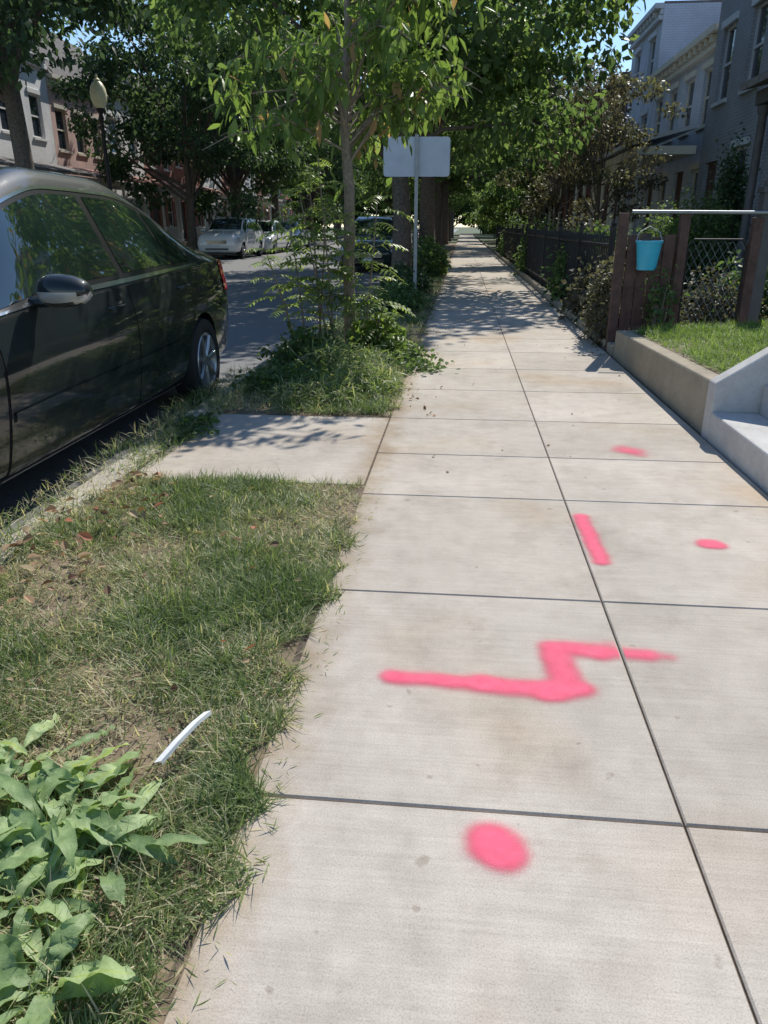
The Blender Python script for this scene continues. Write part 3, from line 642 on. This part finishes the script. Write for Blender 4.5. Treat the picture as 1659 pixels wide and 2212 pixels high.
            rb.obj('rim',G['rim'],wh,smooth=True)
    g=B(); y0=-Ln/2-.012; zt=T[0,4]; 
    g.hexa([(-.42,y0,zt-.20),(.42,y0,zt-.20),(.42,y0+.03,zt-.20),(-.42,y0+.03,zt-.20),(-.46,y0+.0,zt-.06),(.46,y0+.0,zt-.06),(.46,y0+.03,zt-.06),(-.46,y0+.03,zt-.06)],0)
    for k_ in range(4): g.box(-.44,.44,y0-.008,y0-.001,zt-.19+k_*.035,zt-.18+k_*.035,1)
    g.obj('grille',[G['black'],G['chrome']],t)
    B().box(-.5,.5,-Ln/2-.01,-Ln/2+.02,T[0,2]+.02,T[0,2]+.09).obj('lower_grille',G['black'],t)
    B().box(-.16,.16,-Ln/2-.03,-Ln/2-.022,zt-.31,zt-.22).obj('license_plate',G['plate'],t)
    B().box(-.16,.16,Ln/2+.004,Ln/2+.012,.62,.71).obj('license_plate',G['plate'],t)
    b=B().box(-.7,.7,-1.9,1.9,.16,.25).obj('underbody',G['black'],t)
    return t
gc='cars parked along the curb'; gd='cars parked across the street'
make_car('glossy dark green-black sedan parked against the curb','car',gc,(.010,.016,.017),SEDAN,(-2.90,4.33,-.13),0,hubs=(.74,3.92))
make_car('dark green sedan parked at the curb past the sign','car',gc,(.012,.024,.020),SEDAN,(-2.85,26,-.13),0)
make_car('dark blue car parked at the curb behind another car','car',gc,(.02,.03,.05),SUVP,(-2.85,32.5,-.13),0)
make_car('white utility vehicle parked across the street facing this way','car',gd,(.78,.79,.80),SUVP,(-10.4,35,-.13),.0)
make_car('white sedan parked across the street','car',gd,(.78,.79,.80),SEDAN,(-10.4,41,-.13),.0)
make_car('silver grey sedan parked across the street','car',gd,(.50,.52,.54),SEDAN,(-10.4,47,-.13),0)
# ------------------------------------------------------------ sign, lamp
s=thing('street_sign','back of a wide rectangular sign on a thin metal post','sign',(-.83,14,0),rad(4))
B().box(-.03,.03,-.012,.012,-.3,2.65).box(-.03,-.024,.012,.03,-.3,2.65).box(.024,.03,.012,.03,-.3,2.65).obj('post',G['steel'],s)
b=B(); hw,hz=.57,.31; pts=[]; zc=2.31
for cx,cz,a0 in ((hw-.05,hz-.05,0),(-hw+.05,hz-.05,90),(-hw+.05,-hz+.05,180),(hw-.05,-hz+.05,270)):
    for k in range(6):
        an=rad(a0+18*k); pts.append((cx+.05*math.cos(an),cz+.05*math.sin(an)))
n=len(pts); b.add([(x,.034,z+zc) for x,z in pts]+[(x,.040,z+zc) for x,z in pts],[tuple(range(n)),tuple(range(2*n-1,n-1,-1))]+[(i,(i+1)%n,n+(i+1)%n,n+i) for i in range(n)])
b.obj('panel',G['signback'],s)
for z in (zc+.2,zc-.2): B().box(-.016,.016,-.02,-.013,z-.016,z+.016).obj('bolt',G['steel'],s)
def lamp(loc):
    t=thing('street_lamp','old-fashioned street lamp with a pale globe on a dark post','street lamp',loc)
    B().revolve([(.26,0),(.26,.12),(.2,.18),(.17,.6),(.12,.75),(.10,1.0),(.085,1.1),(.06,4.3),(.09,4.4),(.06,4.5),(.12,4.62),(.13,4.68),(.001,4.68)],20).obj('post',G['iron'],t,smooth=True)
    B().revolve([(.12,4.68),(.2,4.78),(.25,4.95),(.26,5.1),(.235,5.26),(.16,5.40),(.08,5.47),(.001,5.49)],24).obj('globe',G['globe'],t,smooth=True)
    B().revolve([(.09,5.47),(.10,5.5),(.03,5.56),(.045,5.62),(.001,5.68)],16).obj('finial',G['globe'],t,smooth=True)
lamp((-11.9,26.2,0.1)); lamp((-11.9,60,0))
# ------------------------------------------------------------ houses
def facade_wall(b,w,H,D,ops):
    ys=sorted(set([0,w]+[q for o in ops for q in (o[0],o[1])])); zs=sorted(set([0,H]+[q for o in ops for q in (o[2],o[3])]))
    for i in range(len(ys)-1):
        for j in range(len(zs)-1):
            yc=(ys[i]+ys[i+1])/2;zc=(zs[j]+zs[j+1])/2
            if any(o[0]<yc<o[1] and o[2]<zc<o[3] for o in ops): continue
            b.add([(0,ys[i],zs[j]),(0,ys[i+1],zs[j]),(0,ys[i+1],zs[j+1]),(0,ys[i],zs[j+1])],[(0,1,2,3)])
    r=.16
    for (y0,y1,z0,z1) in ops:
        b.add([(0,y0,z0),(0,y1,z0),(0,y1,z1),(0,y0,z1),(-r,y0,z0),(-r,y1,z0),(-r,y1,z1),(-r,y0,z1)],[(0,4,5,1),(1,5,6,2),(2,6,7,3),(3,7,4,0)])
    b.add([(0,0,0),(0,0,H),(-D,0,H),(-D,0,0)],[(0,1,2,3)]); b.add([(0,w,0),(0,w,H),(-D,w,H),(-D,w,0)],[(3,2,1,0)]); b.add([(-D,0,0),(-D,0,H),(-D,w,H),(-D,w,0)],[(0,1,2,3)])
def house(label,loc,rotz,w,H,wall,trim,glass,ncol=2,porch=True,porchroof=None,mansard=False,D=9,group=None,base=.35,rail=True,pz=2.9,pd=1.9,colmat=None,floors=2):
    t=thing('row_house',label,'house',loc,rotz,group); ops=[];wn=[]
    fh=(H-base-.5)/floors; cw=w/ncol
    for f in range(floors):
        for c in range(ncol):
            yc=cw*(c+.5); z0=base+f*fh+.82; hw=.46
            if f==0 and c==0: ops.append((yc-.5,yc+.5,base+.1,base+2.3)); door=(yc-.5,yc+.5,base+.1,base+2.3)
            else: ops.append((yc-hw,yc+hw,z0,z0+min(1.65,fh-1.1))); wn.append(ops[-1])
    b=B(); facade_wall(b,w,H,D,ops); b.obj('wall',wall,t)
    for (y0,y1,z0,z1) in wn:
        fr=B(); g=.07
        for q in ((y0,y1,z0,z0+g),(y0,y1,z1-g,z1),(y0,y0+g,z0+g,z1-g),(y1-g,y1,z0+g,z1-g),(y0+g,y1-g,(z0+z1)/2-.03,(z0+z1)/2+.03)): fr.box(-.15,-.08,*q)
        wo=fr.obj('window',trim,t)
        B().box(-.14,-.12,y0+g,y1-g,z0+g,z1-g).obj('pane',glass,wo)
        B().box(-.02,.07,y0-.08,y1+.08,z0-.09,z0-.002).obj('sill',trim,wo); B().box(.002,.06,y0-.1,y1+.1,z1+.004,z1+.16).obj('lintel',trim,wo)
    y0,y1,z0,z1=door; db=B().box(-.15,-.10,y0,y1,z0,z1).box(-.10,-.085,y0+.15,y1-.15,z0+.15,z0+.9).box(-.10,-.085,y0+.15,y1-.15,z0+1.05,z1-.15)
    do=db.obj('door',G['darktrim'] if trim is G['white'] else G['wood'],t); B().revolve([(.03,-.0),(.035,.03),(.001,.05)],10,'x',(-.1,y1-.12,z0+1.0)).obj('handle',G['chrome'],do)
    cb=B().box(.002,.14,.02,w-.02,H-.45,H-.32).box(.002,.30,.0,w,H-.12,H+.03).box(.002,.1,.02,w-.02,H-.3,H-.13)
    for k in range(int(w/.5)): cb.box(.1,.24,.2+k*.5,.3+k*.5,H-.3,H-.13)
    cb.obj('cornice',trim,t)
    rb=B()
    if mansard:
        rb.hexa([(-.05,.02,H+.03),(.2,.02,H+.03),(.2,w-.02,H+.03),(-.05,w-.02,H+.03),(-1.0,.02,H+1.9),(-.6,.02,H+1.9),(-.6,w-.02,H+1.9),(-1,w-.02,H+1.9)]).box(-D,-.6,.02,w-.02,H+.002,H+1.88)
    else: rb.box(-D,-.01,.02,w-.02,H+.002,H+.08).box(-D,-.3,0,.2,H+.09,H+.35)
    ro=rb.obj('roof',G['shingle'],t); B().box(-D+2,-D+2.7,.25,.9,H,H+(2.9 if mansard else 1.3)).obj('chimney',G['darktrim'],ro)
    if porch:
        pr=B().box(.16,pd,.05,w-.05,0,base).obj('porch',G['wallc'],t)
        cm=colmat or trim
        for yy in (.22,w*.5,w-.22):
            B().revolve([(.11,base+.001),(.11,base+.12),(.075,base+.16),(.065,base+pz-.5),(.1,base+pz-.42),(.1,base+pz-.34)],12,'z',(pd-.15,yy,0)).obj('column',cm,pr,smooth=True)
        B().box(.31,pd-.05,.05,w-.05,base+pz-.33,base+pz-.12).obj('beam',cm,pr)
        B().hexa([(.31,0,base+pz+.32),(pd+.2,0,base+pz-.11),(pd+.2,w,base+pz-.11),(.31,w,base+pz+.32),(.31,0,base+pz+.42),(pd+.2,0,base+pz),(pd+.2,w,base+pz),(.31,w,base+pz+.42)]).obj('porch_roof',porchroof or G['shingle'],pr)
        if rail:
            r=B().box(pd-.18,pd-.12,w*.5,w-.3,base+.75,base+.81).box(pd-.18,pd-.12,w*.5,w-.3,base+.1,base+.15)
            for k in range(int((w*.5-.3)/.13)): r.box(pd-.165,pd-.135,w*.5+.05+k*.13,w*.5+.08+k*.13,base+.15,base+.75)
            r.obj('railing',cm,pr)
        st=B()
        for k in range(3): st.box(pd+.002,pd+.3*(3-k),cw*.5-.6,cw*.5+.6,k*base/3+.001,(k+1)*base/3-.03)
        st.obj('steps',G['wallc'],pr)
    return t
brR=brick('red_brick',(.38,.12,.095),(.46,.16,.12),(.36,.30,.26)); brD=brick('dark_brick',(.21,.095,.088),(.26,.11,.095),(.19,.17,.16))
pW=brick('white_painted_brick',(.84,.84,.85),(.87,.87,.87),(.70,.70,.71)); pG=brick('pale_grey_painted_brick',(.58,.62,.70),(.61,.65,.73),(.5,.53,.6))
pP=brick('pinkish_brick',(.64,.40,.34),(.68,.44,.38),(.58,.5,.46)); pD=brick('dark_grey_painted_brick',(.30,.32,.36),(.33,.35,.39),(.24,.25,.28)); pB=brick('blue_grey_painted_brick',(.55,.61,.72),(.58,.64,.75),(.48,.53,.63))
gl='row houses across the street'; gr='row houses beside the sidewalk'
spec=[(pP,'cream',0,'glassw',None),(pW,'white',1,'glassw',None),(pW,'white',0,'glassw',None),(pP,'cream',1,'glassw','copper'),(pW,'white',0,'glass_skyrefl','copper'),(brR,'white',1,'glassw','copper'),(brR,'white',0,'glassw','copper'),(pW,'white',1,'glassw',None),(brR,'cream',1,'glassw',None),(pG,'white',0,'glassw',None),(brR,'white',1,'glassw',None),(pW,'white',0,'glassw',None),(brR,'white',0,'glassw',None)]
lab={id(pP):'pinkish brick',id(pW):'white painted brick',id(pG):'pale grey brick',id(brR):'red brick'}
y=20
for i,(wm,tr_,mn,gg,pf) in enumerate(spec):
    ww=4.6 if i%3 else 5.0
    house('two-storey %s row house with %s and porch'%(lab[id(wm)],'mansard roof' if mn else 'cornice'),(-17.8,y,0),0,ww,7.2 if mn else 7.8,wm,G[tr_],G[gg],2 if i%3 else 3,True,G[pf] if pf else None,bool(mn),group=gl)
    y+=ww+.02
def rh(label,y1,w_,H,wall,trim,glass,fx=6.5,**k): return house(label,(fx,y1,.1),math.pi,w_,H,wall,trim,glass,group=gr,**k)
rh('dark grey row house with deep shaded wooden porch',14.2,5.2,8.6,pD,G['darktrim'],G['glassw'],colmat=G['darktrim'],rail=True)
rh('dark grey painted row house with tall windows',18.6,4.3,9.4,pD,G['greytrim'],G['glass_skyrefl'],porch=False,floors=3)
rh('dark grey painted row house beside the sidewalk',22.8,4.15,9.4,pD,G['greytrim'],G['glassw'],porch=False,floors=3,fx=6.3)
rh('grey two-storey row house with pale porch and cornice',26.5,3.65,5.9,pG,G['cream'],G['glassw'],colmat=G['cream'],porchroof=G['greytrim'])
rh('grey two-storey row house with pale porch and cornice',30.2,3.65,5.9,pG,G['cream'],G['glassw'],colmat=G['cream'],porchroof=G['greytrim'])
rh('tall three-storey blue-grey painted row house',35.0,4.75,8.1,pB,G['greytrim'],G['glassw'],porch=True,floors=3,colmat=G['white'])
y=35.1
for i in range(8):
    y+=4.9; rh('two-storey dark red brick row house with porch',y,4.85,6.9,brD if i%2==0 else brR,G['darktrim'] if i%2==0 else G['cream'],G['glassw'])
# ------------------------------------------------------------ retaining wall, steps, yard
b=B(); xa,xb=1.52,1.66
b.hexa([(xa,4.64,-.1),(xb,4.64,-.1),(xb,7.6,-.1),(xa,7.6,-.1),(xa+.01,4.64,.33),(xb,4.64,.33),(xb,7.6,.25),(xa+.01,7.6,.25)])
meta(b.obj('retaining_wall',G['wallc'],bevel=.015),'low weathered concrete retaining wall around the raised lawn','wall')
b=B(); b.hexa([(xb+.003,7.45,-.1),(5,7.45,-.1),(5,7.6,-.1),(xb+.003,7.6,-.1),(xb+.003,7.45,.25),(5,7.45,.45),(5,7.6,.45),(xb+.003,7.6,.25)]); meta(b.obj('retaining_wall',G['wallc']),'low concrete wall at the end of the raised lawn','wall')
st=thing('front_steps','pale concrete front steps with sloping side wall','steps',(1.51,3.2,0))
b=B()
for k in range(5): b.box(.0+k*.27,.0+(k+1)*.27 if k<4 else 2.2,0,1.30,-.1,.17+.17*k)
b.obj('steps',G['stepc'],st,bevel=.012)
b=B(); b.hexa([(0,1.305,-.1),(1.5,1.305,-.1),(1.5,1.43,-.1),(0,1.43,-.1),(0,1.305,.335),(1.5,1.305,1.35),(1.5,1.43,1.35),(0,1.43,.335)]).obj('side_wall',G['stepc'],st,bevel=.012)
def yz(X,Y): return .36-.03*(Y-4.6)+(X-1.66)*.08
xs=np.linspace(1.66,6.2,20);ys=np.linspace(4.64,7.45,20);X,Y=np.meshgrid(xs,ys);V=np.stack([X,Y,yz(X,Y)-.03],-1).reshape(-1,3);i=np.arange(19)[:,None]*20+np.arange(19)[None];F=np.stack([i,i+1,i+21,i+20],-1).reshape(-1,4)
meta(new_obj('raised_yard',npmesh('raised_yard',V,F,G['soil'])),kind='structure')
grass('yard_grass',1.68,5,4.68,7.5,60000,(.06,.14),(.002,.0035),L_yard,lambda X,Y:yz(X,Y)-.03,.02,.05,'bright green lawn above the retaining wall',seed=9)
b=B().box(1.52,1.60,7.65,60,-.1,.09); meta(b.obj('edging_wall',G['wallc'],bevel=.01),'low concrete edging along the fence','wall')
litter('fallen_leaves',160,(1.3,1.52),(7.6,16),.004,.03,17,'dry leaves along the fence edging')
f=thing('board_fence','brown wooden board fence with metal top rail','fence',(1.62,7.95,0))
b=B()
for k in range(4): b.box(.0+k*.115,.105+k*.115,-.01,.012+.004*(k%2),.02,1.12+.02*math.sin(k*2.1))
b.box(-.0,.47,.02,.05,.25,.33).box(-.0,.47,.02,.05,.9,.98); b.obj('boards',G['wood'],f)
for x in (-.06,.52,1.2): B().box(x-.045,x+.045,-.03,.06,-.1,1.32 if x<1 else 1.28).obj('post',G['wood'],f,bevel=.006)
B().tube([(-.0,-.05,1.33),(1.3,-.05,1.32)],[.016,.016],10).obj('top_rail',G['steel'],f,smooth=True)
gt=thing('chain_link_gate','low chain link gate with metal frame','gate',(2.2,7.95,0)); b=B()
b.tube([(0.0,0,.12),(0,0,1.02),(.05,0,1.08),(.5,0,1.08),(.55,0,1.02),(.55,0,.12),(0,0,.12)],[.010]*7,8).obj('frame',G['iron'],gt,smooth=True)
b=B()
def clip(xa1,za,xb1,zb):
    t0,t1=0,1; dx=xb1-xa1
    for lim,s_ in ((.0,1),(.55,-1)):
        f0=s_*(xa1-lim); f1=s_*(xb1-lim)
        if f0<0 and f1<0: return None
        if f0<0: t0=max(t0,f0/(f0-f1))
        if f1<0: t1=min(t1,f0/(f0-f1))
    if t1<=t0: return None
    return (xa1+dx*t0,za+(zb-za)*t0,xa1+dx*t1,za+(zb-za)*t1)
for k in range(-14,12):
    x0=k*.075
    for sg in (1,-1):
        pts=[(x0+(z-.13)*.6 if sg>0 else x0+.6-(z-.13)*.6,z) for z in (.13,1.06)]
        c=clip(*pts[0],*pts[1])
        if c: b.tube([(c[0],.003*sg,c[1]),(c[2],.003*sg,c[3])],[.0014,.0014],4)
b.obj('mesh',G['steel'],gt)
for (x,yy) in ((2.9,8.0),(3.6,8.05)):
    p=B().box(-.07,.07,-.07,.07,-.1,1.5).box(-.09,.09,-.09,.09,1.5,1.55).revolve([(.06,1.55),(.07,1.6),(.03,1.68),(.001,1.7)],12); meta(p.obj('fence_post',G['darktrim'],None,(x,yy,0)),'dark wooden fence post with round cap','post','dark fence posts')
bk=thing('bucket','bright blue plastic bucket hanging on the fence','bucket',(1.80,7.84,.80))
B().revolve([(.001,0),(.085,0),(.09,.01),(.118,.25),(.128,.252),(.128,.27),(.115,.27),(.088,.02),(.001,.02)],28).obj('pail',G['bluepl'],bk,smooth=True)
B().tube([(-.125,0,.25),(-.1,.03,.34),(0,.06,.40),(.1,.03,.34),(.125,0,.25)],[.004]*5,6).obj('handle',G['steel'],bk,smooth=True)
for (ya,yb) in ((9.1,22),(22.6,40)):
    f=thing('iron_fence','black iron picket fence along the edge of the sidewalk','fence',(1.68,ya,0),0,'iron fences along the sidewalk'); n=int((yb-ya)/.12); L_=yb-ya
    B().box(-.015,.015,0,L_,.18,.21).box(-.015,.015,0,L_,.98,1.01).obj('rails',G['iron'],f)
    b=B()
    for k in range(n): 
        y_=k*.12+.06; b.box(-.008,.008,y_-.008,y_+.008,.05,1.06); b.add([(-.013,y_-.013,1.06),(.013,y_-.013,1.06),(.013,y_+.013,1.06),(-.013,y_+.013,1.06),(0,y_,1.15)],[(0,1,4),(1,2,4),(2,3,4),(3,0,4)])
    meta(b.obj('pickets',G['iron'],f),kind='stuff')
    for k in range(int(L_/2.4)+1): B().box(-.03,.03,k*2.4-.03,k*2.4+.03,-.05,1.2).revolve([(.02,1.2),(.035,1.23),(.001,1.27)],10,'z',(0,k*2.4,0)).obj('post',G['iron'],f)
shrub('shrub','dark tangled vine and dry weeds at the fence corner',(1.56,8.5,0),.2,.5,.85,2400,.055,L_myr,71)
shrub('shrub','leafy green vine climbing the fence',(1.97,7.8,.2),.2,.1,.7,260,.06,L_weed,72)
shrub('shrub','overgrown dark weeds behind the low gate',(2.7,8.7,0),.6,.3,.75,1800,.06,L_myr,76)
shrub('shrub','leafy weeds growing behind the fence boards',(3.4,9.3,0),.6,.4,.9,1800,.07,L_weed,77)
shrub('shrub','rounded clipped green hedge in a front yard',(3.9,14.5,.1),1.0,.9,1.65,9000,.06,L_weed,73,clumps=70)
shrub('shrub','dark conical evergreen shrub in a front yard',(5.0,15.8,.1),.55,.55,2.3,6000,.07,L_dark,74,cone=True,clumps=60)
for i,(x,y_,r_,h_) in enumerate([(2.0,10.5,.5,1.0),(2.1,13,.6,1.15),(2.6,18,.9,1.4),(2.1,21,.6,1.3),(2.3,26,.7,1.5),(2.2,32,.7,1.6)]):
    shrub('shrub','overgrown dark green shrub behind the iron fence',(x,y_,0),r_,r_*1.5,h_,3000,.09,L_weed if i%2 else L_myr,80+i,'shrubs behind the iron fence',clumps=40)
